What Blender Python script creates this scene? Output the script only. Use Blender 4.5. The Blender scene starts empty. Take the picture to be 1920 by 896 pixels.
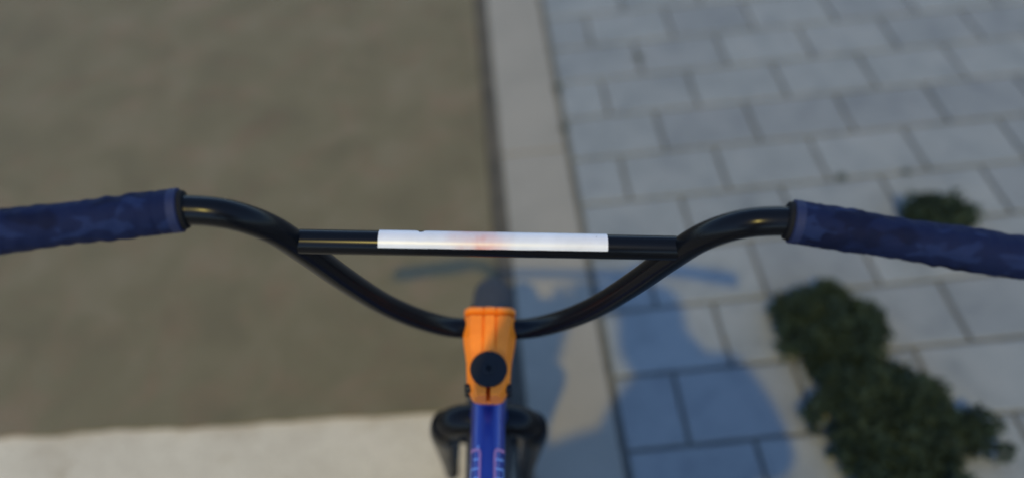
import bpy, bmesh, math, random
from mathutils import Vector, Matrix, noise

random.seed(7)
SC = bpy.context.scene
COL = SC.collection
rad = math.radians

# ------------------------------------------------------------------ camera
CAM_H = 1.372
PITCH = rad(50.12)
ROLL = rad(-5.79)
FWD = Vector((0, math.cos(PITCH), -math.sin(PITCH)))
UP0 = Vector((0, math.sin(PITCH), math.cos(PITCH)))
RIGHT = math.cos(ROLL) * Vector((1, 0, 0)) + math.sin(ROLL) * UP0
UP = -math.sin(ROLL) * Vector((1, 0, 0)) + math.cos(ROLL) * UP0
CAM = Vector((0, 0, CAM_H))
cam_data = bpy.data.cameras.new('camera')
cam = bpy.data.objects.new('camera', cam_data)
COL.objects.link(cam)
cam.matrix_world = Matrix(((RIGHT.x, UP.x, -FWD.x, CAM.x), (RIGHT.y, UP.y, -FWD.y, CAM.y),
                           (RIGHT.z, UP.z, -FWD.z, CAM.z), (0, 0, 0, 1)))
cam_data.sensor_width = 36
cam_data.lens = 26.06
cam_data.clip_start = 0.01
cam_data.clip_end = 1000
cam_data.dof.use_dof = True
cam_data.dof.focus_distance = 0.635
cam_data.dof.aperture_fstop = 1.5
SC.camera = cam

# ------------------------------------------------------------------ sky, sun, exposure
SUN_S = Vector((0.13, 0.71, -1.0))                     # the way the light travels
elev = math.atan2(1.0, math.hypot(SUN_S.x, SUN_S.y))
world = bpy.data.worlds.new('World'); SC.world = world; world.use_nodes = True
wn = world.node_tree.nodes; wl = world.node_tree.links
bg = wn['Background']
sky = wn.new('ShaderNodeTexSky'); sky.sky_type = 'NISHITA'; sky.sun_disc = False
sky.sun_elevation = elev
sky.sun_rotation = math.atan2(-SUN_S.x, -SUN_S.y)
sky.air_density = 1.0; sky.dust_density = 0.2; sky.ozone_density = 6.0
wl.new(sky.outputs[0], bg.inputs[0]); bg.inputs[1].default_value = 0.15
sd = bpy.data.lights.new('sun', 'SUN'); sd.energy = 1.1; sd.angle = rad(1.0); sd.color = (1.0, 0.78, 0.2)
so = bpy.data.objects.new('sun', sd); COL.objects.link(so)
so.rotation_euler = SUN_S.to_track_quat('-Z', 'Y').to_euler()
so.location = (-1, -6, 8)
vs = SC.view_settings
vs.view_transform = 'Standard'; vs.look = 'None'; vs.gamma = 1; vs.exposure = 1.12; vs.use_curve_mapping = False

# ------------------------------------------------------------------ materials
def new_mat(name, color, rough=0.6, metal=0.0, spec=0.5, coat=0.0):
    m = bpy.data.materials.new(name); m.use_nodes = True
    b = m.node_tree.nodes['Principled BSDF']
    b.inputs['Base Color'].default_value = (*color, 1)
    b.inputs['Roughness'].default_value = rough
    b.inputs['Metallic'].default_value = metal
    b.inputs['Specular IOR Level'].default_value = spec
    b.inputs['Coat Weight'].default_value = coat
    b.inputs['Coat Roughness'].default_value = 0.08
    return m

def N(m, t): return m.node_tree.nodes.new(t)
def L(m, a, b): m.node_tree.links.new(a, b)
def BS(m): return m.node_tree.nodes['Principled BSDF']

def coords(m, kind='Object'):
    return N(m, 'ShaderNodeTexCoord').outputs[kind]

def noise_tex(m, vec, scale, detail=4, rough=0.6, dist=0.0):
    n = N(m, 'ShaderNodeTexNoise'); n.inputs['Scale'].default_value = scale
    n.inputs['Detail'].default_value = detail; n.inputs['Roughness'].default_value = rough
    n.inputs['Distortion'].default_value = dist
    L(m, vec, n.inputs['Vector']); return n.outputs['Fac']

def ramp(m, fac, stops):
    r = N(m, 'ShaderNodeValToRGB'); cr = r.color_ramp
    while len(cr.elements) < len(stops): cr.elements.new(0.5)
    for e, (p, c) in zip(cr.elements, stops):
        e.position = p; e.color = (*c, 1)
    L(m, fac, r.inputs[0]); return r.outputs[0]

def mix(m, fac, a, b, mode='MIX'):
    n = N(m, 'ShaderNodeMix'); n.data_type = 'RGBA'; n.blend_type = mode
    if isinstance(fac, (int, float)): n.inputs[0].default_value = fac
    else: L(m, fac, n.inputs[0])
    for sock, v in ((n.inputs[6], a), (n.inputs[7], b)):
        if isinstance(v, tuple): sock.default_value = (*v, 1)
        else: L(m, v, sock)
    return n.outputs[2]

def bump(m, fac, strength, dist):
    b = N(m, 'ShaderNodeBump'); b.inputs['Strength'].default_value = strength
    b.inputs['Distance'].default_value = dist
    L(m, fac, b.inputs['Height']); L(m, b.outputs[0], BS(m).inputs['Normal'])

def mineral(name, stops, big=2.0, fine=220, fine_amt=0.35, bump_d=0.002, rough=0.85, rnd=0.0, blot=None):
    """concrete or asphalt: broad patches, blotches, fine grain, relief"""
    m = new_mat(name, (0.2, 0.2, 0.2), rough, spec=0.3)
    v = N(m, 'ShaderNodeNewGeometry').outputs['Position']
    c = ramp(m, noise_tex(m, v, big, 5, 0.62, 0.4), stops)
    if blot:
        f = ramp(m, noise_tex(m, v, blot[0], 3, 0.6, 0.6), [(blot[1], (0, 0, 0)), (blot[2], (1, 1, 1))])
        c = mix(m, f, c, mix(m, 1.0, c, blot[3], 'MULTIPLY'))
    g = ramp(m, noise_tex(m, v, fine, 3, 0.7), [(0.25, (1 - fine_amt,) * 3), (0.75, (1 + fine_amt,) * 3)])
    c = mix(m, 1.0, c, g, 'MULTIPLY')
    if rnd:
        o = N(m, 'ShaderNodeObjectInfo')
        t = ramp(m, o.outputs['Random'], [(0, (1 - rnd, 1 - rnd, 1 - rnd * 0.8)), (0.5, (1, 1, 1)), (1, (1 + rnd * 0.8, 1 + rnd * 0.75, 1 + rnd * 0.7))])
        c = mix(m, 1.0, c, t, 'MULTIPLY')
    L(m, c, BS(m).inputs['Base Color'])
    bump(m, noise_tex(m, v, fine * 0.7, 4, 0.7), 0.6, bump_d)
    return m

M = {}
M['asphalt'] = mineral('worn_asphalt', [(0.3, (0.096, 0.076, 0.039)), (0.5, (0.114, 0.091, 0.047)), (0.72, (0.138, 0.108, 0.062))],
                       big=5.5, fine=240, fine_amt=0.5, bump_d=0.004, blot=(8.0, 0.50, 0.70, (1.13, 1.0, 1.04)))
M['slab'] = mineral('pale_concrete', [(0.3, (0.36, 0.30, 0.215)), (0.55, (0.43, 0.365, 0.265)), (0.75, (0.46, 0.385, 0.285))],
                    big=4.0, fine=200, fine_amt=0.2, bump_d=0.0015, blot=(9.0, 0.56, 0.72, (0.86, 0.84, 0.8)))
M['kerb'] = mineral('kerb_concrete', [(0.3, (0.185, 0.165, 0.13)), (0.6, (0.215, 0.19, 0.15)), (0.8, (0.23, 0.2, 0.155))],
                    big=5.0, fine=260, fine_amt=0.2, bump_d=0.001)
M['paver'] = mineral('paver_concrete', [(0.28, (0.142, 0.148, 0.141)), (0.5, (0.170, 0.175, 0.165)), (0.75, (0.194, 0.194, 0.18))],
                     big=7.0, fine=280, fine_amt=0.22, bump_d=0.001, rnd=0.10, blot=(11.0, 0.50, 0.68, (0.84, 0.85, 0.87)))
M['sand'] = mineral('dirty_joint_sand', [(0.3, (0.055, 0.054, 0.047)), (0.7, (0.135, 0.128, 0.108))], big=12, fine=400, fine_amt=0.4)
M['grit'] = mineral('gutter_grit', [(0.3, (0.05, 0.045, 0.035)), (0.7, (0.085, 0.074, 0.056))], big=14, fine=300, fine_amt=0.4)
M['soil'] = mineral('bare_ground', [(0.3, (0.09, 0.075, 0.05)), (0.7, (0.15, 0.13, 0.09))], big=0.7, fine=120, fine_amt=0.3)

M['black_paint'] = new_mat('glossy_black_paint', (0.0035, 0.004, 0.0055), 0.24, spec=0.13)
M['black_metal'] = new_mat('satin_black_metal', (0.007, 0.007, 0.008), 0.5, spec=0.22)
M['steel'] = new_mat('bare_steel', (0.42, 0.41, 0.39), 0.35, 1.0)
M['chip'] = new_mat('chipped_bare_metal', (0.75, 0.66, 0.42), 0.3, 1.0)
M['rubber'] = new_mat('dusty_tyre_rubber', (0.036, 0.034, 0.036), 0.85, spec=0.25)
M['rubber_black'] = new_mat('black_rubber', (0.008, 0.008, 0.009), 0.8, spec=0.12)
M['navy_paint'] = new_mat('candy_blue_paint', (0.012, 0.03, 0.20), 0.28, 0.35, coat=0.5)
M['pink_print'] = new_mat('pink_decal_print', (0.42, 0.16, 0.28), 0.45)
M['pale_print'] = new_mat('pale_blue_decal_print', (0.22, 0.32, 0.55), 0.45)

m = new_mat('orange_anodised', (0.80, 0.235, 0.035), 0.4, 0.0, spec=0.28); M['orange'] = m
v = coords(m)
c = ramp(m, noise_tex(m, v, 60, 4), [(0.3, (0.76, 0.175, 0.009)), (0.7, (0.86, 0.212, 0.013))])
L(m, c, BS(m).inputs['Base Color'])
bump(m, noise_tex(m, v, 900, 3), 0.2, 0.0004)

m = new_mat('camouflage_blue_rubber', (0.03, 0.05, 0.14), 0.75, spec=0.11); M['grip'] = m
v = coords(m)
mp = N(m, 'ShaderNodeMapping'); mp.inputs['Scale'].default_value = (1.0, 1.7, 1.7); L(m, v, mp.inputs[0]); v2 = mp.outputs[0]
f = ramp(m, noise_tex(m, v2, 26, 2, 0.45, 0.3), [(0.40, (0, 0, 0)), (0.45, (1, 1, 1))])
c = mix(m, f, (0.0024, 0.0046, 0.020), (0.0042, 0.0082, 0.033))
f = ramp(m, noise_tex(m, v2, 38, 2, 0.4, 0.5), [(0.565, (0, 0, 0)), (0.61, (1, 1, 1))])
c = mix(m, f, c, (0.0085, 0.016, 0.054))
L(m, c, BS(m).inputs['Base Color'])
bump(m, noise_tex(m, v, 700, 2), 0.4, 0.0008)

M['collar'] = mineral('plain_blue_rubber', [(0.3, (0.006, 0.011, 0.045)), (0.7, (0.0085, 0.015, 0.056))], big=40, fine=900, fine_amt=0.2, bump_d=0.0004, rough=0.7)
m = new_mat('worn_white_sticker', (0.78, 0.77, 0.76), 0.38); M['sticker'] = m
v = coords(m)
sx = N(m, 'ShaderNodeSeparateXYZ'); L(m, v, sx.inputs[0])
mr = N(m, 'ShaderNodeMath'); mr.operation = 'ABSOLUTE'
ma = N(m, 'ShaderNodeMath'); ma.operation = 'ADD'; ma.inputs[1].default_value = 0.009; L(m, sx.outputs[0], ma.inputs[0])
L(m, ma.outputs[0], mr.inputs[0])
near = ramp(m, mr.outputs[0], [(0.0, (1, 1, 1)), (0.030, (0, 0, 0))])
nz = ramp(m, noise_tex(m, v, 45, 3, 0.5), [(0.25, (0, 0, 0)), (0.58, (1, 1, 1))])
redf = mix(m, 1.0, near, nz, 'MULTIPLY')
c = mix(m, redf, (0.60, 0.585, 0.59), (0.60, 0.25, 0.19))
dk = ramp(m, noise_tex(m, v, 210, 2, 0.6), [(0.755, (0, 0, 0)), (0.775, (1, 1, 1))])
c = mix(m, dk, c, (0.16, 0.12, 0.12))
gr = ramp(m, noise_tex(m, v, 35, 4, 0.6), [(0.35, (0.9, 0.89, 0.88)), (0.7, (1.0, 1.0, 1.0))])
c = mix(m, 1.0, c, gr, 'MULTIPLY')
L(m, c, BS(m).inputs['Base Color'])

m = new_mat('dark_weed_leaf', (0.03, 0.05, 0.022), 0.75, spec=0.08); M['leaf'] = m
v = N(m, 'ShaderNodeNewGeometry').outputs['Position']
c = ramp(m, noise_tex(m, v, 22, 3), [(0.3, (0.014, 0.022, 0.017)), (0.55, (0.024, 0.036, 0.022)), (0.75, (0.035, 0.045, 0.025))])
L(m, c, BS(m).inputs['Base Color'])
M['stem_green'] = new_mat('weed_stem', (0.07, 0.06, 0.035), 0.7)
M['moss'] = mineral('dark_moss', [(0.3, (0.018, 0.022, 0.015)), (0.7, (0.045, 0.05, 0.035))], big=60, fine=500, fine_amt=0.4)
M['hoodie'] = mineral('charcoal_cotton', [(0.3, (0.02, 0.021, 0.026)), (0.7, (0.032, 0.034, 0.04))], big=9, fine=900, fine_amt=0.25, bump_d=0.0006)
M['jeans'] = mineral('dark_denim', [(0.3, (0.018, 0.024, 0.042)), (0.7, (0.03, 0.038, 0.065))], big=9, fine=1100, fine_amt=0.3, bump_d=0.0006)
M['skin'] = new_mat('skin', (0.42, 0.24, 0.17), 0.5)
M['hair'] = new_mat('dark_hair', (0.02, 0.014, 0.01), 0.6)
M['phone'] = new_mat('black_phone', (0.01, 0.01, 0.011), 0.25)
M['sole'] = new_mat('shoe_canvas', (0.03, 0.03, 0.032), 0.7)

# ------------------------------------------------------------------ mesh helpers
def link_mesh(name, verts, faces, mat, parent=None, smooth=True, origin=None):
    me = bpy.data.meshes.new(name)
    if origin is not None:
        verts = [Vector(q) - origin for q in verts]
    me.from_pydata([tuple(q) for q in verts], [], faces)
    me.validate()
    bm = bmesh.new(); bm.from_mesh(me)
    bmesh.ops.recalc_face_normals(bm, faces=bm.faces)
    bm.to_mesh(me); bm.free()
    me.materials.append(mat)
    if smooth:
        me.polygons.foreach_set('use_smooth', [True] * len(me.polygons))
        me.set_sharp_from_angle(angle=rad(42))
    o = bpy.data.objects.new(name, me); COL.objects.link(o)
    if origin is not None: o.location = origin
    if parent is not None: o.parent = parent
    return o

def thing(name, label, cat, loc=(0, 0, 0), group=None):
    o = bpy.data.objects.new(name, None); COL.objects.link(o); o.location = loc
    o.empty_display_size = 0.1
    o['label'] = label; o['category'] = cat
    if group: o['group'] = group
    return o

def tag(o, label, cat, group=None):
    o['label'] = label; o['category'] = cat
    if group: o['group'] = group
    return o

def structure(o): o['kind'] = 'structure'; return o

def catmull(pts, n=8):
    pts = [Vector(q) for q in pts]
    P = [pts[0] * 2 - pts[1]] + pts + [pts[-1] * 2 - pts[-2]]
    out = []
    for i in range(1, len(P) - 2):
        a, b, c, d = P[i - 1], P[i], P[i + 1], P[i + 2]
        for k in range(n):
            t = k / n
            out.append(0.5 * ((2 * b) + (c - a) * t + (2 * a - 5 * b + 4 * c - d) * t * t + (3 * b - a - 3 * c + d) * t ** 3))
    out.append(pts[-1]); return out

def sweep(path, radius, seg=24, caps=True, data=None):
    """tube along a path; radius a number or one per point (or a function (i, angle))"""
    V, Fc = data if data else ([], [])
    path = [Vector(q) for q in path]; n = len(path)
    t0 = (path[1] - path[0]).normalized()
    a = Vector((0, 0, 1)) if abs(t0.z) < 0.9 else Vector((1, 0, 0))
    u = t0.cross(a).normalized()
    base = len(V)
    for i in range(n):
        t = (path[min(i + 1, n - 1)] - path[max(i - 1, 0)]).normalized()
        u = (u - t * u.dot(t)).normalized(); w = t.cross(u)
        for k in range(seg):
            an = 2 * math.pi * k / seg
            r = radius(i, an) if callable(radius) else (radius[i] if isinstance(radius, (list, tuple)) else radius)
            V.append(path[i] + (u * math.cos(an) + w * math.sin(an)) * r)
    for i in range(n - 1):
        for k in range(seg):
            k2 = (k + 1) % seg
            Fc.append((base + i * seg + k, base + i * seg + k2, base + (i + 1) * seg + k2, base + (i + 1) * seg + k))
    if caps:
        Fc.append(tuple(base + k for k in reversed(range(seg))))
        Fc.append(tuple(base + (n - 1) * seg + k for k in range(seg)))
    return V, Fc

def box_data(x0, x1, y0, y1, z0, z1, data=None):
    V, Fc = data if data else ([], [])
    b = len(V)
    V += [Vector(q) for q in ((x0, y0, z0), (x1, y0, z0), (x1, y1, z0), (x0, y1, z0), (x0, y0, z1), (x1, y0, z1), (x1, y1, z1), (x0, y1, z1))]
    Fc += [tuple(b + i for i in f) for f in ((0, 3, 2, 1), (4, 5, 6, 7), (0, 1, 5, 4), (1, 2, 6, 5), (2, 3, 7, 6), (3, 0, 4, 7))]
    return V, Fc

def bevel_obj(o, w, seg=2):
    bm = bmesh.new(); bm.from_mesh(o.data)
    bmesh.ops.bevel(bm, geom=bm.edges[:], offset=w, segments=seg, profile=0.5, affect='EDGES', clamp_overlap=True)
    bm.to_mesh(o.data); bm.free()

# ------------------------------------------------------------------ ground, road, slab, kerb, pavement
s = 400
V, Fc = [Vector((-s, -s, -0.09)), Vector((s, -s, -0.09)), Vector((s, s, -0.09)), Vector((-s, s, -0.09))], [(0, 1, 2, 3)]
structure(link_mesh('ground', V, Fc, M['soil'], smooth=False))

X_EDGE = -0.045            # where the asphalt stops short of the kerb
# ragged end of the asphalt against the pale concrete
edge = []
x = X_EDGE
while x > -7:
    base_y = 0.700 - 0.055 * x
    edge.append((x, base_y + 0.010 * noise.noise((x * 4, 0.3, 0)) + 0.007 * noise.noise((x * 17, 2.3, 0))))
    x -= 0.018
ne = len(edge)
V = [Vector((a, b, 0)) for a, b in edge] + [Vector((a, b - 0.004, -0.012)) for a, b in edge]
Fc = [(i, i + 1, ne + i + 1, ne + i) for i in range(ne - 1)]
far0 = len(V)
V += [Vector((a, 60, 0)) for a, b in edge]
Fc += [(i, far0 + i, far0 + i + 1, i + 1) for i in range(ne - 1)]
b0 = len(V)                                             # side of the asphalt along the kerb
V += [Vector((X_EDGE, 60, -0.07)), Vector((X_EDGE, edge[0][1], -0.07))]
Fc += [(0, b0 + 1, b0, far0)]
structure(link_mesh('asphalt_road', V, Fc, M['asphalt'], smooth=False))
V, Fc = box_data(-7, X_EDGE, -12, 0.95, -0.07, -0.007)
structure(link_mesh('concrete_apron', V, Fc, M['slab'], smooth=False))
V, Fc = box_data(X_EDGE + 0.001, 0.0, -12, 60, -0.07, -0.013)
structure(link_mesh('gutter_joint', V, Fc, M['grit'], smooth=False))

# kerb: one row of stones level with the road
V, Fc = box_data(0.0, 0.186, -12, 60, -0.085, -0.0135)
kerb = structure(link_mesh('kerb', V, Fc, M['sand'], smooth=False))
stone = None
K_L = 1.0
for i, y0 in enumerate([-3.56 + K_L * k for k in range(9)]):
    if stone is None:
        V, Fc = box_data(-0.0855, 0.0855, -K_L / 2 + 0.002, K_L / 2 - 0.002, -0.06, 0)
        stone = link_mesh('kerb_stone', V, Fc, M['kerb'], kerb, smooth=False); bevel_obj(stone, 0.006, 2); o = stone
    else:
        o = stone.copy(); COL.objects.link(o); o.parent = kerb
    o.location = (0.081, y0 + K_L / 2, 0.001 * random.uniform(-1, 1))
V, Fc = box_data(0.0, 0.164, 5.46, 60, -0.06, 0.0)
link_mesh('far_kerb_stones', V, Fc, M['kerb'], kerb, smooth=False)

# pavement: sand bed and pavers 250 x 160 in running bond
ROW0, PITCH_Y, PITCH_X = 0.588, 0.1612, 0.2495
PX1, PY0, PY1 = 2.42, -0.70, 3.97
V, Fc = box_data(0.186, 2.6, -0.9, 4.05, -0.07, -0.0095)
pavement = structure(link_mesh('pavement', V, Fc, M['sand'], smooth=False))
protos = []
JW = 0.0075
for vi in range(5):
    bm = bmesh.new()
    lx, ly = (PITCH_X - JW) / 2, (PITCH_Y - JW) / 2
    n = 10; m_ = 7
    ring = []
    for k in range(n): ring.append((-lx + 2 * lx * k / n, -ly))
    for k in range(m_): ring.append((lx, -ly + 2 * ly * k / m_))
    for k in range(n): ring.append((lx - 2 * lx * k / n, ly))
    for k in range(m_): ring.append((-lx, ly - 2 * ly * k / m_))
    def wob(x, y, a): return a * noise.noise((x * 40 + vi * 9, y * 40, vi))
    loops = []
    for (sc_, z, am) in ((1.0, -0.06, 0.0006), (1.0, -0.0045, 0.001), (0.0025, -0.001, 0.0012), (0.006, 0.0, 0.0008)):
        row = []
        for (x, y) in ring:
            if sc_ == 1.0: X_, Y_ = x, y
            else: X_, Y_ = x * (1 - sc_ / lx), y * (1 - sc_ / ly)
            row.append(bm.verts.new((X_ + wob(x, y, am), Y_ + wob(y + 3, x, am), z)))
        loops.append(row)
    nr = len(ring)
    for a, b in zip(loops, loops[1:]):
        for k in range(nr): bm.faces.new((a[k], a[(k + 1) % nr], b[(k + 1) % nr], b[k]))
    bm.faces.new(loops[-1])
    me = bpy.data.meshes.new('paver'); bm.to_mesh(me); bm.free(); me.materials.append(M['paver'])
    protos.append(me)
half_me = None
def add_paver(cx, cy, me):
    o = bpy.data.objects.new('paver', me); COL.objects.link(o); o.parent = pavement
    o.location = (cx, cy, random.uniform(-0.0012, 0.0008))
    o.rotation_euler = (rad(random.uniform(-.25, .25)), rad(random.uniform(-.2, .2)), rad(random.uniform(-.25, .25)))
    return o
k0 = int(math.ceil((PY0 - ROW0) / PITCH_Y)); k1 = int((PY1 - ROW0) / PITCH_Y)
for k in range(k0, k1):
    cy = ROW0 + PITCH_Y * (k + 0.5)
    half = (k % 2 == 0)                                  # rows that begin with a half stone at the kerb
    x = 0.1775
    if half:
        o = add_paver(x + PITCH_X / 4, cy, random.choice(protos)); o.scale.x = (PITCH_X / 2 - JW) / (PITCH_X - JW)
        x += PITCH_X / 2
    while x < PX1 - PITCH_X:
        o = add_paver(x + PITCH_X / 2, cy, random.choice(protos))
        if random.random() < 0.5: o.rotation_euler.z += math.pi
        x += PITCH_X
# the pavement further out, where no stone can be told from the next
m = new_mat('distant_paving', (0.2, 0.2, 0.2), 0.85, spec=0.3); M['far_paving'] = m
bt = N(m, 'ShaderNodeTexBrick'); bt.inputs['Scale'].default_value = 1.0
bt.inputs['Brick Width'].default_value = PITCH_X; bt.inputs['Row Height'].default_value = PITCH_Y
bt.inputs['Mortar Size'].default_value = 0.004
bt.inputs['Color1'].default_value = (0.19, 0.19, 0.185, 1); bt.inputs['Color2'].default_value = (0.23, 0.23, 0.22, 1)
bt.inputs['Mortar'].default_value = (0.06, 0.058, 0.05, 1)
L(m, N(m, 'ShaderNodeNewGeometry').outputs['Position'], bt.inputs['Vector']); L(m, bt.outputs[0], BS(m).inputs['Base Color'])
V, Fc = [], []
for (a, b, c, d) in ((2.605, 40, -12, 60), (0.186, 2.6, 4.055, 60), (0.186, 2.6, -12, -0.905)):
    box_data(a, b, c, d, -0.07, -0.002, (V, Fc))
structure(link_mesh('outer_pavement', V, Fc, M['far_paving'], smooth=False))

# ------------------------------------------------------------------ bicycle
# local frame: the bicycle leans to the right and points slightly right of straight ahead
ROT = Matrix(((RIGHT.x, 0, 0), (RIGHT.y, 0, 0), (RIGHT.z, 0, 0)))
lean = Matrix.Rotation(-ROLL, 3, FWD)
B0 = Vector((-0.0245, 0.06, -1.375))                   # on the ground between the wheels, seen from the camera
bike = thing('bicycle', 'small black and blue bicycle with orange stem and high black handlebar', 'bicycle')
LEAN2 = Matrix.Rotation(rad(1.45), 3, 'Y')              # the rest of its lean, about the bar clamp
PIV = Vector((-0.0245, 0.4455, -0.686))
bike.matrix_world = Matrix.Translation(CAM + lean @ (PIV + LEAN2 @ (B0 - PIV))) @ (lean @ LEAN2).to_4x4()
bpy.context.view_layer.update()

BARC = Vector((-0.0245, 0.4455, -0.686))
S_DOWN = Vector((0, 0.1736, -0.9848))                  # steering axis, downwards
BACK = Vector((0, -0.9848, -0.1736))
REACH = 0.0505
STEER_PT = BARC + BACK * REACH
st = Matrix.Rotation(rad(-0.1), 3, -S_DOWN)
def steer(q): return STEER_PT + st @ (Vector(q) - STEER_PT)
def loc(q): return Vector(q) - B0
def part(name, VF, mat, parent=bike, turned=False, smooth=True, origin=None):
    V, Fc = VF
    if turned: V = [steer(q) for q in V]
    V = [loc(q) for q in V]
    if origin is not None:
        og = loc(steer(origin) if turned else origin)
        par_o = parent_origin.get(parent.name, Vector((0, 0, 0)))
        o = link_mesh(name, [q - og for q in V], Fc, mat, parent, smooth)
        o.location = og - par_o
        parent_origin[o.name] = og
    else:
        par_o = parent_origin.get(parent.name, Vector((0, 0, 0)))
        o = link_mesh(name, [q - par_o for q in V], Fc, mat, parent, smooth)
        parent_origin[o.name] = par_o
    return o
parent_origin = {}

# ---- handlebar
BU = Vector((0, -0.281, 0.960))                        # the way the bar rises
half = [(0.0, 0.0), (0.025, 0.0), (0.045, 0.005), (0.066, 0.022), (0.0875, 0.049), (0.110, 0.090), (0.1335, 0.154),
        (0.151, 0.211), (0.168, 0.257), (0.193, 0.2825), (0.2255, 0.288)]
def bar_pt(x, r): return BARC + Vector((x, 0, 0)) + BU * r
GD = Vector((0.1365, -0.0265, 0.0))                     # grip direction, swept back
def grip_pt(side, t):                                  # t metres along the grip from its inner end
    g = GD.normalized() * t
    return bar_pt(0.2255 * side, 0.288) + Vector((g.x * side, g.y, g.z))
ctrl = [grip_pt(-1, t) for t in (0.172, 0.1, 0.05, 0.02)] + [bar_pt(-a, b) for a, b in reversed(half)] + [bar_pt(a, b) for a, b in half[1:]] + [grip_pt(1, t) for t in (0.02, 0.05, 0.1, 0.172)]
handlebar = part('handlebar', sweep(catmull(ctrl, 7), 0.0111, 28), M['black_paint'], turned=True, origin=BARC)
# crossbar welded between the two legs
CR = 0.235; CX = 0.1518
cpath = [bar_pt(-CX + 2 * CX * i / 20, CR) + Vector((0, 0.0010, -0.0020)) for i in range(21)]
crossbar = part('crossbar', sweep(cpath, 0.0100, 28), M['black_paint'], handlebar, True)
# sticker wrapped round the upper side of the crossbar
ey = BU.cross(Vector((1, 0, 0))).normalized()         # points up and forward of the tube
if ey.y < 0: ey = -ey
V, Fc = [], []
nx, na = 90, 20
x0, x1 = -0.0878, 0.0952
# angles measured from the direction towards the rider's eye
toeye = (-bar_pt(0, CR)); toeye.x = 0; toeye.normalize()
upimg = Vector((0, -toeye.z, toeye.y)); 
if upimg.y < 0: upimg = -upimg
for i in range(nx + 1):
    x = x0 + (x1 - x0) * i / nx
    top = rad(100) ; low = rad(-22)
    low += 0.02 * noise.noise((x * 60, 1, 0)) + rad(1.5) * (x - x0) / (x1 - x0)
    if abs(x + 0.0545) < 0.0038: top -= rad(48) * (1 - abs(x + 0.0545) / 0.0038) ** 0.5
    top += rad(5) * noise.noise((x * 170, 5, 0))
    for j in range(na + 1):
        a = low + (top - low) * j / na
        d = toeye * math.cos(a) + upimg * math.sin(a)
        V.append(bar_pt(x, CR) + Vector((0, 0.0010, -0.0020)) + d * 0.01035)
for i in range(nx):
    for j in range(na):
        a = i * (na + 1) + j
        Fc.append((a, a + 1, a + na + 2, a + na + 1))
sticker = part('sticker', (V, Fc), M['sticker'], crossbar, True, origin=bar_pt(0, CR))
sticker['label'] = 'worn white sticker with reddish stain round the crossbar'
# grips
for side in (-1, 1):
    path, rr = [], []
    GL = 0.168
    n = 84
    for i in range(n + 1):
        t = -0.0005 + GL * i / n
        path.append(grip_pt(side, t))
    def prof(i, an, side=side):
        t = GL * i / n
        r = 0.0158 + 0.0005 * math.sin(t * 60)
        if i < 8: r = 0.0162                              # plain collar at the inner end
        else:
            r += 0.00030 * math.sin(t * 430 + 2.2 * math.sin(an * 2 + side)) + 0.0010 * noise.noise((t * 110, an * 1.3, side * 3)) + 0.0005 * noise.noise((t * 300, an * 3, side * 5))
        if i == 0: r = 0.0148
        if i == 8: r -= 0.0006
        return r
    Vg, Fg = sweep(path, prof, 40, True)
    g = part('grip', (Vg, Fg), M['grip'], handlebar, True, origin=grip_pt(side, 0.08))
    pcol = [grip_pt(side, t) for t in (-0.0004, 0.0002, 0.0060, 0.0066)]
    part('grip_collar', sweep(pcol, [0.0154, 0.01645, 0.01645, 0.0159], 40), M['collar'], handlebar, True)
    # black inner lip of the grip
    p0 = [grip_pt(side, t) for t in (-0.0042, -0.0036, -0.001, 0.002)]
    part('grip_ring', sweep(p0, [0.0122, 0.0140, 0.0147, 0.0147], 36), M['rubber_black'], handlebar, True)
    p1 = [grip_pt(side, t) for t in (GL - 0.001, GL + 0.004, GL + 0.006)]
    part('bar_end_plug', sweep(p1, [0.0150, 0.0158, 0.012], 30), M['rubber_black'], handlebar, True)
# small chips in the paint, bright metal showing
def paint_chip(base, nrm, tan, r):
    V, Fc = [], []
    bi = nrm.cross(tan)
    V.append(base + nrm * 0.0002)
    for k in range(9):
        a = 2 * math.pi * k / 9; q = r * random.uniform(0.6, 1.15)
        V.append(base + nrm * 0.00005 + tan * math.cos(a) * q * 1.5 + bi * math.sin(a) * q)
    for k in range(9): Fc.append((0, 1 + k, 1 + (k + 1) % 9))
    part('paint_chip', (V, Fc), M['chip'], handlebar, True)
for (x, r, r2, ang, size) in ((0.1975, 0.2836, 0.0112, 68, 0.0016), (0.1695, 0.260, 0.0112, 30, 0.0009), (-0.196, 0.2834, 0.0112, 88, 0.0022), (0.0265, 0.0003, 0.0112, 75, 0.0013)):
    c0 = bar_pt(x, r)
    te = (-c0); te.normalize()
    tn = Vector((1, 0, 0)); te = (te - tn * te.dot(tn)).normalized(); ui = tn.cross(te)
    if ui.y < 0: ui = -ui
    nrm = te * math.cos(rad(ang)) + ui * math.sin(rad(ang))
    paint_chip(c0 + nrm * r2, nrm, tn, size)

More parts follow.
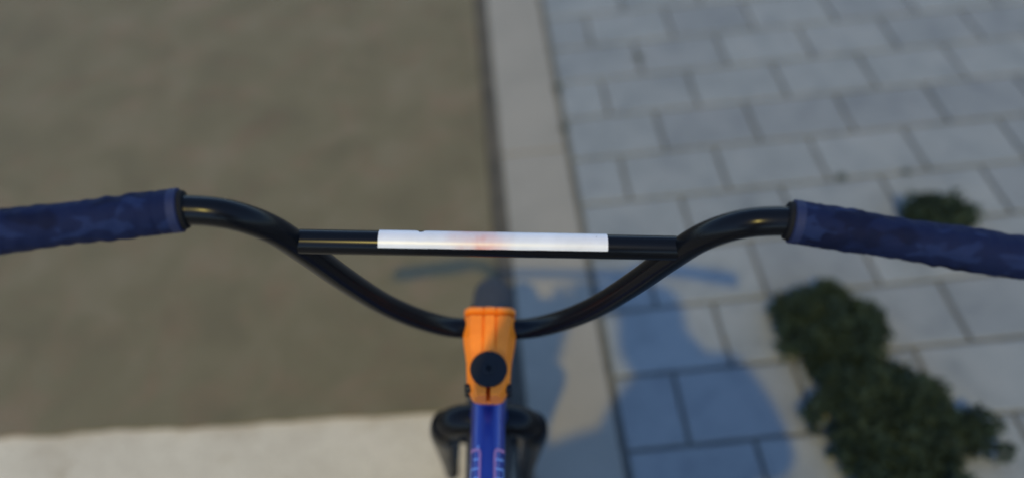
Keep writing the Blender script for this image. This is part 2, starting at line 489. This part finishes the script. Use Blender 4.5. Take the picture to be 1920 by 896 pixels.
# ---- stem
EU = -S_DOWN
def sp(a, w, h): return BARC + BACK * a + Vector((w, 0, 0)) + EU * h
secs = [  # a, half width, top, bottom, groove depth
    (-0.0100, 0.0268, 0.0140, -0.017, 0.0024), (-0.0082, 0.0284, 0.0178, -0.018, 0.0026), (0.004, 0.0286, 0.0180, -0.018, 0.0026),
    (0.014, 0.0284, 0.0172, -0.018, 0.0022), (0.024, 0.0266, 0.0152, -0.019, 0.0014), (0.032, 0.0252, 0.0136, -0.020, 0.0004),
    (0.038, 0.0242, 0.0128, -0.021, 0.0), (0.0505, 0.0236, 0.0122, -0.022, 0.0), (0.0622, 0.0228, 0.0120, -0.022, 0.0),
    (0.0628, 0.0227, 0.0120, -0.022, 0.0), (0.0685, 0.0212, 0.0118, -0.022, 0.0), (0.0765, 0.0166, 0.0112, -0.021, 0.0), (0.0785, 0.0150, 0.0098, -0.020, 0.0)]
V, Fc = [], []
prof_n = None
for (a, hw, tp, bt_, gd) in secs:
    slit = a > 0.0625
    prof_pts = [(-hw, bt_ + 0.006), (-hw, tp - 0.0120), (-hw + 0.0012, tp - 0.0090), (-hw * 0.74, tp - 0.0006), (-hw * 0.70, tp),
                (-0.0084, tp), (-0.0072, tp - gd), (-0.0062, tp - gd), (-0.0050, tp + gd * 0.3), (-0.00240, tp + gd * 0.3),
                (-0.00235, tp - 0.026 if slit else tp + gd * 0.3 - 0.00002), (0.00235, tp - 0.026 if slit else tp + gd * 0.3 - 0.00002),
                (0.00240, tp + gd * 0.3), (0.0050, tp + gd * 0.3), (0.0062, tp - gd), (0.0072, tp - gd), (0.0084, tp),
                (hw * 0.70, tp), (hw * 0.74, tp - 0.0006), (hw - 0.0012, tp - 0.0090), (hw, tp - 0.0120), (hw, bt_ + 0.006), (hw - 0.005, bt_), (-hw + 0.005, bt_)]
    prof_n = len(prof_pts)
    V += [sp(a, w, h) for w, h in prof_pts]
for i in range(len(secs) - 1):
    for k in range(prof_n):
        k2 = (k + 1) % prof_n
        Fc.append((i * prof_n + k, i * prof_n + k2, (i + 1) * prof_n + k2, (i + 1) * prof_n + k))
Fc.append(tuple(range(prof_n - 1, -1, -1)))
e = (len(secs) - 1) * prof_n
# rear face in two lobes
Lh = [0, 1, 2, 3, 4, 5, 6, 7, 8, 9, 10]; Rh = [11, 12, 13, 14, 15, 16, 17, 18, 19, 20, 21]
Fc.append(tuple(e + k for k in Lh + [23])); Fc.append(tuple(e + k for k in [11] + Rh[1:] + [22])); Fc.append((e + 10, e + 11, e + 22, e + 23))
stem = part('stem', (V, Fc), M['orange'], turned=True, smooth=False, origin=STEER_PT)
# face plate clamping the bar from the front
V, Fc = [], []
fsec = [(-0.0116, 0.0266, 0.0140, 0.0022), (-0.0130, 0.0280, 0.0172, 0.0024), (-0.0165, 0.0276, 0.0170, 0.0020), (-0.0190, 0.0262, 0.0152, 0.0016), (-0.0200, 0.0246, 0.0125, 0.001)]
for (a, hw, tp, gd) in fsec:
    pr = [(-hw, -tp + 0.004), (-hw, tp - 0.005), (-hw + 0.004, tp - 0.0004), (-hw + 0.006, tp), (-0.0086, tp), (-0.0070, tp - gd), (-0.0058, tp - gd * 0.2), (-0.0045, tp + gd * 0.5),
          (0.0045, tp + gd * 0.5), (0.0058, tp - gd * 0.2), (0.0070, tp - gd), (0.0086, tp), (hw - 0.006, tp), (hw - 0.004, tp - 0.0004), (hw, tp - 0.005), (hw, -tp + 0.004), (hw - 0.004, -tp), (-hw + 0.004, -tp)]
    V += [sp(a, w, h) for w, h in pr]; pn = len(pr)
for i in range(len(fsec) - 1):
    for k in range(pn):
        k2 = (k + 1) % pn
        Fc.append((i * pn + k, i * pn + k2, (i + 1) * pn + k2, (i + 1) * pn + k))
Fc.append(tuple(range(pn - 1, -1, -1))); Fc.append(tuple((len(fsec) - 1) * pn + k for k in range(pn)))
part('face_plate', (V, Fc), M['orange'], stem, True, smooth=False)
for sx_ in (-1, 1):
    for hz in (-0.0105, 0.0105):
        pth = [sp(-0.0195, 0.018 * sx_, hz), sp(-0.0215, 0.018 * sx_, hz), sp(-0.0220, 0.018 * sx_, hz)]
        part('clamp_bolt', sweep(pth, [0.0042, 0.0042, 0.0034], 14), M['black_metal'], stem, True)
# top cap
def cap_ring(h): return sp(REACH + 0.001, 0, h)
cp = [cap_ring(h) for h in (0.0125, 0.0152, 0.0160, 0.0161, 0.0158, 0.0150, 0.0146, 0.0145)]
V, Fc = sweep(cp, [0.0193, 0.0196, 0.0190, 0.0178, 0.0150, 0.0100, 0.0088, 0.0005], 48)
part('top_cap', (V, Fc), M['black_metal'], stem, True)
pth = [cap_ring(h) for h in (0.0148, 0.0166, 0.0170, 0.0170, 0.0155, 0.0154)]
part('cap_bolt', sweep(pth, [0.0066, 0.0066, 0.0060, 0.0034, 0.0032, 0.0002], 18), M['black_metal'], stem, True)
for sx_ in (-1, 1):
    for (a, h) in ((0.068, 0.001), (0.068, -0.0135)):
        pth = [sp(a, sx_ * 0.0185, h), sp(a, sx_ * 0.0240, h), sp(a, sx_ * 0.0250, h)]
        part('pinch_bolt', sweep(pth, [0.0048, 0.0048, 0.0038], 16), M['black_metal'], stem, True)

# ---- frame
def ax(Lg): return STEER_PT + S_DOWN * Lg
headset_top, head_bot = 0.024, 0.148
V, Fc = sweep([ax(0.0225), ax(0.026), ax(0.036), ax(0.0365)], [0.0215, 0.0225, 0.0225, 0.021], 32)
part('headset', (V, Fc), M['black_metal'])
V, Fc = sweep([ax(0.037), ax(0.040), ax(0.05), ax(0.09), ax(0.135), ax(0.148)], [0.0225, 0.0232, 0.0205, 0.0200, 0.0210, 0.0230], 36)
part('head_tube', (V, Fc), M['navy_paint'])
TT0 = ax(0.062) + Vector((0, -0.004, 0)); TT1 = Vector((-0.0245, -0.175, -0.862)); TTR = 0.0188
tt_dir = (TT1 - TT0).normalized()
top_tube = part('top_tube', sweep([TT0 + (TT1 - TT0) * k / 12 for k in range(13)], TTR, 40), M['navy_paint'], origin=TT0)
part('down_tube', sweep([ax(0.125), Vector((-0.0245, -0.03, -1.085))], 0.019, 32), M['navy_paint'])
BBK = Vector((-0.0245, -0.03, -1.085)); RAX = Vector((-0.0245, -0.405, -1.1215))
part('seat_tube', sweep([BBK, Vector((-0.0245, -0.192, -0.822))], 0.0158, 28), M['navy_paint'])
part('bottom_bracket_shell', sweep([BBK - Vector((0.034, 0, 0)), BBK + Vector((0.034, 0, 0))], 0.0225, 28), M['navy_paint'])
for sx_ in (-1, 1):
    part('chain_stay', sweep(catmull([BBK + Vector((sx_ * 0.02, -0.01, 0)), BBK + Vector((sx_ * 0.048, -0.12, -0.008)), RAX + Vector((sx_ * 0.06, 0.03, 0)), RAX + Vector((sx_ * 0.06, 0, 0))], 6), 0.0095, 16), M['navy_paint'])
    part('seat_stay', sweep(catmull([Vector((-0.0245 + sx_ * 0.012, -0.175, -0.868)), Vector((-0.0245 + sx_ * 0.045, -0.25, -0.945)), RAX + Vector((sx_ * 0.061, 0.002, 0.012))], 6), 0.0082, 16), M['navy_paint'])
part('seat_post', sweep([Vector((-0.0245, -0.188, -0.835)), Vector((-0.0245, -0.215, -0.785))], 0.0128, 20), M['black_metal'])
V, Fc = [], []
for i in range(13):
    t = i / 12; y = -0.10 - 0.24 * t
    w = 0.018 + 0.058 * max(0, (t - 0.30) / 0.7) ** 0.8 - (0.02 if i == 12 else 0) - (0.008 if i == 0 else 0)
    zc = -0.765 + 0.030 * t ** 2 + (0 if 0 < i < 12 else -0.006)
    for k in range(14):
        a = 2 * math.pi * k / 14
        V.append(Vector((-0.0245 + w * math.cos(a), y, zc + 0.017 * math.sin(a) * (1.0 if math.sin(a) > 0 else 0.7))))
for i in range(12):
    for k in range(14):
        Fc.append((i * 14 + k, i * 14 + (k + 1) % 14, (i + 1) * 14 + (k + 1) % 14, (i + 1) * 14 + k))
Fc.append(tuple(range(13, -1, -1))); Fc.append(tuple(12 * 14 + k for k in range(14)))
part('saddle', (V, Fc), M['rubber_black'])
# printed lettering along both shoulders of the top tube (only its upper ends lie in view)
tt_up = (Vector((0, 0, 1)) - tt_dir * tt_dir.z).normalized()
tt_side = Vector((1, 0, 0))
def tube_pt(y, phi, r=TTR + 0.00035):
    t = (y - TT0.y) / tt_dir.y
    return TT0 + tt_dir * t + (tt_side * math.sin(phi) + tt_up * math.cos(phi)) * r
def stroke(pts, w, data):
    V, Fc = data
    for (y0, p0), (y1, p1) in zip(pts, pts[1:]):
        n = 6
        dy, dp = (y1 - y0), (p1 - p0) * TTR
        ln = math.hypot(dy, dp); ny, np_ = -dp / ln * w / 2, dy / ln * w / 2 / TTR
        b = len(V)
        for i in range(n + 1):
            t = i / n
            y, q = y0 + (y1 - y0) * t, p0 + (p1 - p0) * t
            V.append(tube_pt(y + ny, q + np_)); V.append(tube_pt(y - ny, q - np_))
        for i in range(n): Fc.append((b + 2 * i, b + 2 * i + 1, b + 2 * i + 3, b + 2 * i + 2))
Y0 = 0.338
for sgn in (-1, 1):
    pk, pb = ([], []), ([], [])
    p_in, p_out = sgn * rad(25), sgn * rad(72)
    stroke([(Y0, p_out), (Y0 + 0.0005, p_in + sgn * 0.10), (Y0 - 0.003, p_in), (Y0 - 0.20, p_in)], 0.0032, pk)
    if sgn < 0: stroke([(Y0 + 0.0045, p_in + sgn * 0.10), (Y0 + 0.001, p_in + sgn * 0.14)], 0.0022, pb)
    y = Y0 - 0.0095
    for k in range(20):                                   # comb-like strokes of the letters, read from the side
        a1, a2 = p_in + sgn * 0.05, (p_in + sgn * 0.45 if k % 2 == 0 and sgn < 0 else sgn * rad(64))
        stroke([(y, a1), (y, a2)], 0.0020, pb)
        if k % 4 == 1: stroke([(y, a2), (y - 0.0095, a2)], 0.0018, pb)
        y -= 0.0095
    part('decal_outline', pk, M['pink_print'], top_tube, smooth=False)
    part('decal_letters', pb, M['pale_print'], top_tube, smooth=False)

# ---- fork
AXLE = Vector((-0.0245, 0.525, -1.1215))
crown = ([], [])
sweep([ax(0.149), ax(0.153), ax(0.165), ax(0.19)], [0.0225, 0.0235, 0.0225, 0.020], 28, data=crown)
for sx_ in (-1, 1):
    pts = [ax(0.172), ax(0.172) + Vector((sx_ * 0.02, 0, 0.001)), ax(0.180) + Vector((sx_ * 0.041, 0, 0)), ax(0.205) + Vector((sx_ * 0.055, 0, 0))]
    sweep(catmull(pts, 6), 0.0195, 22, data=crown)
fork = part('fork', crown, M['black_paint'], turned=True, origin=ax(0.165))
for sx_ in (-1, 1):
    pts = [ax(0.198) + Vector((sx_ * 0.0545, 0, 0)), ax(0.225) + Vector((sx_ * 0.0575, -0.002, 0)), ax(0.30) + Vector((sx_ * 0.0585, 0, 0)), ax(0.40) + Vector((sx_ * 0.0585, -0.003, 0)), ax(0.452) + Vector((sx_ * 0.0585, -0.006, 0)), ax(0.462) + Vector((sx_ * 0.0585, -0.006, 0))]
    rr_ = catmull([(0.0205, 0, 0), (0.0205, 0, 0), (0.0175, 0, 0), (0.0125, 0, 0), (0.0105, 0, 0), (0.005, 0, 0)], 7)
    part('fork_leg', sweep(catmull(pts, 7), [q.x for q in rr_], 24), M['black_paint'], fork, True)
    # drop-out plate reaching forward to the axle
    e0 = ax(0.425) + Vector((sx_ * 0.0585, 0, 0)); e1 = ax(0.458) + Vector((sx_ * 0.0585, -0.004, 0))
    V, Fc = [], []
    out = [e0, e1, AXLE + Vector((sx_ * 0.0585, -0.004, -0.019)), AXLE + Vector((sx_ * 0.0585, 0.012, -0.013)), AXLE + Vector((sx_ * 0.0585, 0.017, 0.003)), AXLE + Vector((sx_ * 0.0585, 0.006, 0.018))]
    for q in out: V.append(q + Vector((0.003, 0, 0)))
    for q in out: V.append(q - Vector((0.003, 0, 0)))
    k = len(out)
    Fc += [tuple(range(k)), tuple(range(2 * k - 1, k - 1, -1))] + [(i, k + i, k + (i + 1) % k, (i + 1) % k) for i in range(k)]
    part('dropout', (V, Fc), M['black_metal'], fork, True, smooth=False)
    part('axle_nut', sweep([AXLE + Vector((sx_ * 0.062, 0, 0)), AXLE + Vector((sx_ * 0.070, 0, 0)), AXLE + Vector((sx_ * 0.0715, 0, 0)), AXLE + Vector((sx_ * 0.078, 0, 0))], [0.0095, 0.0095, 0.006, 0.005], 6), M['steel'], fork, True, smooth=False)

# ---- wheels
def wheel(c, turned):
    n = 96
    R_T, R_t = 0.2225, 0.0305
    V, Fc = [], []
    seg = 26
    for i in range(n):
        a = 2 * math.pi * i / n
        for k in range(seg):
            b = 2 * math.pi * k / seg
            r = R_t
            if math.cos(b) > 0.15:                         # tread blocks, every other one proud
                r += 0.0013 * (1 if (i // 2 + int(b * 4)) % 2 else -1)
            rr2 = R_T + r * math.cos(b)
            V.append(c + Vector((r * math.sin(b) * 0.98, rr2 * math.cos(a), rr2 * math.sin(a))))
    for i in range(n):
        for k in range(seg):
            Fc.append((i * seg + k, i * seg + (k + 1) % seg, ((i + 1) % n) * seg + (k + 1) % seg, ((i + 1) % n) * seg + k))
    rimV, rimF = [], []
    prof = [(0.204, 0.018), (0.196, 0.018), (0.188, 0.010), (0.188, -0.010), (0.196, -0.018), (0.204, -0.018), (0.198, 0.0)]
    for i in range(64):
        a = 2 * math.pi * i / 64
        for (rq, x) in prof: rimV.append(c + Vector((x, rq * math.cos(a), rq * math.sin(a))))
    for i in range(64):
        for k in range(7): rimF.append((i * 7 + k, i * 7 + (k + 1) % 7, ((i + 1) % 64) * 7 + (k + 1) % 7, ((i + 1) % 64) * 7 + k))
    w = part('wheel', (rimV, rimF), M['black_metal'], turned=turned, origin=c)
    part('tyre', (V, Fc), M['rubber'], w, turned)
    hx = [(-0.054, 0.007), (-0.050, 0.012), (-0.036, 0.016), (-0.034, 0.028), (-0.031, 0.028), (-0.028, 0.016), (0.028, 0.016), (0.031, 0.028), (0.034, 0.028), (0.036, 0.016), (0.050, 0.012), (0.054, 0.007)]
    part('hub', sweep([c + Vector((x, 0, 0)) for x, _ in hx], [r for _, r in hx], 24), M['black_metal'], w, turned)
    sp_ = ([], [])
    for i in range(36):
        a = 2 * math.pi * i / 36; sd_ = 1 if i % 2 else -1
        a2 = a + (0.5 if (i // 2) % 2 else -0.5)
        sweep([c + Vector((sd_ * 0.0325, 0.026 * math.cos(a2), 0.026 * math.sin(a2))), c + Vector((0, 0.19 * math.cos(a), 0.19 * math.sin(a)))], 0.001, 5, data=sp_)
    o = part('spokes', sp_, M['steel'], w, turned); o['kind'] = 'stuff'
wheel(AXLE, True)
wheel(RAX, False)
# ---- cranks and pedals
for sx_ in (-1, 1):
    e = BBK + Vector((sx_ * 0.062, sx_ * -0.165, -0.03 * sx_))
    cr = part('crank_arm', sweep([BBK + Vector((sx_ * 0.03, 0, 0)), BBK + Vector((sx_ * 0.055, 0, 0)), e], [0.011, 0.0125, 0.010], 16), M['black_metal'])
    V, Fc = box_data(e.x + min(sx_ * 0.012, sx_ * 0.11), e.x + max(sx_ * 0.012, sx_ * 0.11), e.y - 0.048, e.y + 0.048, e.z - 0.009, e.z + 0.009)
    o = part('pedal', (V, Fc), M['rubber_black'], cr, smooth=False); bevel_obj(o, 0.004, 2)
V, Fc = sweep([BBK + Vector((x, 0, 0)) for x in (0.040, 0.0402, 0.0445, 0.0447)], [0.03, 0.055, 0.055, 0.03], 40)
part('chainring', (V, Fc), M['black_metal'])

# ------------------------------------------------------------------ weeds in the joints
def weed(name, label, lobes, gaps, count, hmax, seed, leaf=(0.010, 0.019)):
    rnd = random.Random(seed)
    cx = sum(l[0] for l in lobes) / len(lobes); cy = sum(l[1] for l in lobes) / len(lobes)
    t = thing(name, label, 'weed', (cx, cy, 0.0), 'weeds growing out of the paving joints')
    org = Vector((cx, cy, 0))
    areas = [l[2] ** 2 for l in lobes]; tot = sum(areas)
    V, Fc = [], []
    sV, sF = [], []
    def inside(x, y):
        for g in gaps:
            if math.hypot(x - g[0], y - g[1]) < g[2]: return False
        return True
    # leafy heads of uneven size crowd together; wiry shoots run out to them from the root
    heads = []
    for (lx, ly, lr), ar in zip(lobes, areas):
        nt = max(3, int(count * ar / tot))
        for k in range(nt):
            a = rnd.uniform(0, 2 * math.pi); q = lr * math.sqrt(rnd.random())
            x, y = lx + q * math.cos(a), ly + q * math.sin(a)
            if not inside(x, y): continue
            hz = hmax * (0.30 + 0.70 * math.sqrt(max(0, 1 - (q / lr) ** 2))) * rnd.uniform(0.5, 1.0)
            hr = min(rnd.choice((0.011, 0.016, 0.022, 0.028)) * rnd.uniform(0.85, 1.15), lr * 0.8)
            heads.append((Vector((x, y, hz)), Vector((lx, ly, 0.0)), hr))
    for c, root, hr in heads:
        mid = (c + root) * 0.5 + Vector((rnd.uniform(-.01, .01), rnd.uniform(-.01, .01), 0.3 * c.z))
        sweep(catmull([root - org, mid - org, c - org], 3), 0.0011, 4, False, (sV, sF))
        for _ in range(int(60 * (hr / 0.02) ** 1.6)):
            d = Vector((rnd.gauss(0, 1), rnd.gauss(0, 1), rnd.gauss(0, 1))).normalized()
            p = c + d * hr * rnd.uniform(0.35, 1.0) * Vector((1, 1, 0.7)).length / 1.6
            if p.z < 0.002: p.z = 0.002 + rnd.random() * 0.004
            if not inside(p.x, p.y): continue
            ln = rnd.uniform(*leaf); wd = ln * rnd.uniform(0.45, 0.65)
            out = (d + Vector((rnd.gauss(0, .4), rnd.gauss(0, .4), rnd.gauss(0.1, .35)))).normalized()
            sd_ = out.cross(Vector((rnd.gauss(0, .5), rnd.gauss(0, .5), 1))).normalized()
            up = sd_.cross(out).normalized()
            b = len(V)
            q = p - org
            V += [q, q + out * ln * 0.35 + sd_ * wd * 0.5 + up * wd * 0.14, q + out * ln * 0.72 + sd_ * wd * 0.36 + up * wd * 0.05, q + out * ln - up * ln * 0.12,
                  q + out * ln * 0.72 - sd_ * wd * 0.36 + up * wd * 0.05, q + out * ln * 0.35 - sd_ * wd * 0.5 + up * wd * 0.14]
            Fc += [(b, b + 1, b + 2, b + 3), (b, b + 3, b + 4, b + 5)]
    me = bpy.data.meshes.new('foliage'); me.from_pydata([tuple(q) for q in V], [], Fc); me.materials.append(M['leaf'])
    o = bpy.data.objects.new('foliage', me); COL.objects.link(o); o.parent = t; o['kind'] = 'stuff'
    o2 = link_mesh('stems', sV, sF, M['stem_green'], t); o2['kind'] = 'stuff'
    return t
weed('weed', 'large sprawling dark green weed on the pale paving below the right grip',
     [(0.636, 0.800, 0.098), (0.650, 0.715, 0.058), (0.612, 0.636, 0.060), (0.676, 0.625, 0.068), (0.738, 0.624, 0.050), (0.750, 0.562, 0.046),
      (0.628, 0.534, 0.064), (0.694, 0.505, 0.062), (0.640, 0.448, 0.070), (0.828, 0.545, 0.030), (0.845, 0.490, 0.012), (0.547, 0.607, 0.022),
      (0.805, 0.505, 0.016), (0.720, 0.42, 0.045)],
     [(0.553, 0.668, 0.024)], 330, 0.065, 3)
weed('weed', 'small dark green weed just behind the right grip',
     [(0.964, 1.078, 0.036), (1.007, 1.064, 0.042), (0.928, 1.062, 0.030), (1.048, 1.036, 0.018), (0.992, 1.10, 0.022), (0.965, 1.03, 0.04)], [], 65, 0.06, 11)

def moss(label, x, y, r, seed):
    rnd = random.Random(seed)
    V, Fc = [], []
    bm = bmesh.new(); bmesh.ops.create_icosphere(bm, subdivisions=3, radius=1)
    for v_ in bm.verts:
        k = 1 + 0.45 * noise.noise(v_.co * 2.2 + Vector((seed, 0, 0)))
        v_.co = Vector((v_.co.x * r * k, v_.co.y * r * k * 0.9, max(v_.co.z, -0.3) * r * 0.5 * k))
    me = bpy.data.meshes.new('moss_tuft'); bm.to_mesh(me); bm.free(); me.materials.append(M['moss'])
    o = bpy.data.objects.new('moss_tuft', me); COL.objects.link(o); o.location = (x, y, 0.0)
    tag(o, label, 'moss', 'dark moss tufts in the paving joints')
moss('dark moss tuft at the kerb joint, farther of two beside the kerb', 0.175, 1.695, 0.014, 1)
moss('dark moss tuft at the kerb joint, nearer of two beside the kerb', 0.172, 1.520, 0.012, 2)
moss('dark brown tuft in the joint left of the small weed behind the right grip', 0.832, 1.236, 0.013, 3)
moss('tiny dark tuft in the joint straight above the small weed', 0.992, 1.232, 0.010, 4)
moss('lone round moss tuft on the upper pavers near the kerb', 0.428, 1.80, 0.013, 5)

# ------------------------------------------------------------------ the phone and the person taking the picture
pc = CAM + RIGHT * 0.022 - UP * 0.018 - FWD * 0.0085
phone = thing('phone', 'black smartphone held level in both hands above the bicycle', 'phone', pc)
pm = Matrix(((RIGHT.x, UP.x, -FWD.x), (RIGHT.y, UP.y, -FWD.y), (RIGHT.z, UP.z, -FWD.z)))
phone.rotation_euler = pm.to_euler()
V, Fc = box_data(-0.079, 0.079, -0.037, 0.037, -0.004, 0.004)
o = link_mesh('phone_body', V, Fc, M['phone'], phone, smooth=False); bevel_obj(o, 0.003, 3)
V, Fc = box_data(-0.075, 0.075, -0.033, 0.033, 0.0042, 0.0045)
link_mesh('screen', V, Fc, M['phone'], phone, smooth=False)

def skinned(name, nodes, edges, mats, pick, sub=2, root=0):
    me = bpy.data.meshes.new(name)
    me.from_pydata([n_[0] for n_ in nodes], edges, [])
    o = bpy.data.objects.new(name, me); COL.objects.link(o)
    md = o.modifiers.new('skin', 'SKIN'); md.use_smooth_shade = True
    sv = me.skin_vertices[0].data if me.skin_vertices else None
    if sv is None:
        bm = bmesh.new(); bm.from_mesh(me); bm.verts.layers.skin.verify(); bm.to_mesh(me); bm.free()
        sv = me.skin_vertices[0].data
    for k, n_ in enumerate(nodes):
        r = n_[1]; sv[k].radius = r if isinstance(r, tuple) else (r, r); sv[k].use_root = (k == root)
    s_ = o.modifiers.new('sub', 'SUBSURF'); s_.levels = sub; s_.render_levels = sub
    dg = bpy.context.evaluated_depsgraph_get(); dg.update()
    me2 = bpy.data.meshes.new_from_object(o.evaluated_get(dg))
    o.modifiers.clear(); o.data = me2; me2.name = name
    me2.materials.clear()
    for mm in mats: me2.materials.append(mm)
    for pl in me2.polygons:
        pl.material_index = pick(pl.center); pl.use_smooth = True
    return o
nodes = []; edges = []
def nd(x, y, z, r, link=None):
    nodes.append(((x, y, z), r))
    if link is not None: edges.append((link, len(nodes) - 1))
    return len(nodes) - 1
pel = nd(0.00, -0.46, 0.90, (0.15, 0.115))
wa = nd(0.050, -0.445, 1.05, (0.17, 0.12), pel)
chs = nd(0.085, -0.40, 1.23, (0.185, 0.125), wa)
shb = nd(0.112, -0.33, 1.36, (0.085, 0.085), chs)
nk = nd(0.090, -0.285, 1.455, 0.055, shb)
hd = nd(0.075, -0.255, 1.53, (0.072, 0.082), nk)
hd2 = nd(0.078, -0.250, 1.60, (0.078, 0.094), hd)
hd3 = nd(0.080, -0.258, 1.66, (0.062, 0.074), hd2)
ns = nd(0.080, -0.155, 1.545, 0.012, hd)
RH = CAM + RIGHT * 0.118 - UP * 0.035 - FWD * 0.012
LH = CAM - RIGHT * 0.078 - UP * 0.036 - FWD * 0.022
arm_ends = {}
for sx_, sho, elb, H in ((1, (0.235, -0.285, 1.405), (0.305, -0.29, 1.15), RH), (-1, (-0.100, -0.405, 1.355), (-0.225, -0.28, 1.12), LH)):
    if sx_ < 0:
        shl = nd(0.015, -0.385, 1.355, 0.068, shb)
    s1 = nd(*sho, 0.068, shb if sx_ > 0 else shl)
    e_ = nd(*elb, 0.050, s1)
    Ev = Vector(elb)
    wv = H + (Ev - H).normalized() * 0.085
    fm = (Ev * 0.6 + wv * 0.4)
    f_ = nd(*fm, 0.047, e_)
    w_ = nd(*wv, 0.031, f_)
    pa = nd(*(H + (Ev - H).normalized() * 0.03), (0.036, 0.020), w_)
    arm_ends[sx_] = (H, wv)
    # five fingers: four round the far side of the phone, the thumb on the screen side
    if sx_ > 0: base_dirs = (RIGHT * -0.2 + UP * 0.5, UP, RIGHT)
    for k in range(4):
        if sx_ > 0:
            f0 = H + UP * (0.035 - 0.020 * k) + RIGHT * 0.020 + FWD * 0.004
            f1 = f0 + FWD * 0.022 - RIGHT * 0.004
            f2 = f1 - RIGHT * (0.030 - 0.003 * abs(k - 1)) + FWD * 0.002
        else:
            f0 = H + UP * (0.035 - 0.020 * k) - RIGHT * 0.010 + FWD * 0.012
            f1 = f0 + FWD * 0.016 + RIGHT * 0.006
            f2 = f1 + RIGHT * (0.026 - 0.003 * abs(k - 1))
        a_ = nd(*f0, 0.0105, pa); b_ = nd(*f1, 0.0095, a_); nd(*f2, 0.008, b_)
    if sx_ > 0:
        f0 = H - RIGHT * 0.012 + UP * 0.015 - FWD * 0.020; f1 = f0 - RIGHT * 0.030 + UP * 0.012 + FWD * 0.006
    else:
        f0 = H + RIGHT * 0.014 + UP * 0.014 - FWD * 0.014; f1 = f0 + RIGHT * 0.030 + UP * 0.010 + FWD * 0.004
    a_ = nd(*f0, 0.0125, pa); nd(*f1, 0.0095, a_)
for sx_, kx, fx in ((1, 0.17, 0.20), (-1, -0.21, -0.32)):
    h_ = nd(sx_ * 0.095, -0.46, 0.82, 0.092, pel)
    k_ = nd(kx, -0.42, 0.49, 0.062, h_)
    c_ = nd((kx * 0.5 + fx * 0.5), -0.455, 0.34, 0.058, k_)
    a_ = nd(fx, -0.47, 0.10, 0.040, c_)
    hl = nd(fx, -0.475, 0.045, 0.042, a_)
    nd(fx + sx_ * 0.02, -0.33, 0.036, (0.040, 0.034), hl)
def pick(c):
    c = Vector(c)
    for H, wv in arm_ends.values():
        ax_ = (wv - H).normalized()
        if (c - wv).dot(ax_) < 0.0 and (c - H).length < 0.13: return 2
    if c.z < 0.075: return 3
    if c.z > 1.435 and math.hypot(c.x - 0.078, c.y + 0.25) < 0.16: return 4 if (c.z > 1.62 or (c.z > 1.50 and c.y < -0.275)) else 2
    if c.z < 0.93: return 1
    return 0
person = skinned('person', nodes, edges, [M['hoodie'], M['jeans'], M['skin'], M['sole'], M['hair']], pick)
tag(person, 'person in dark hoodie astride the bicycle, casting the blue shadow on kerb and paving', 'person')
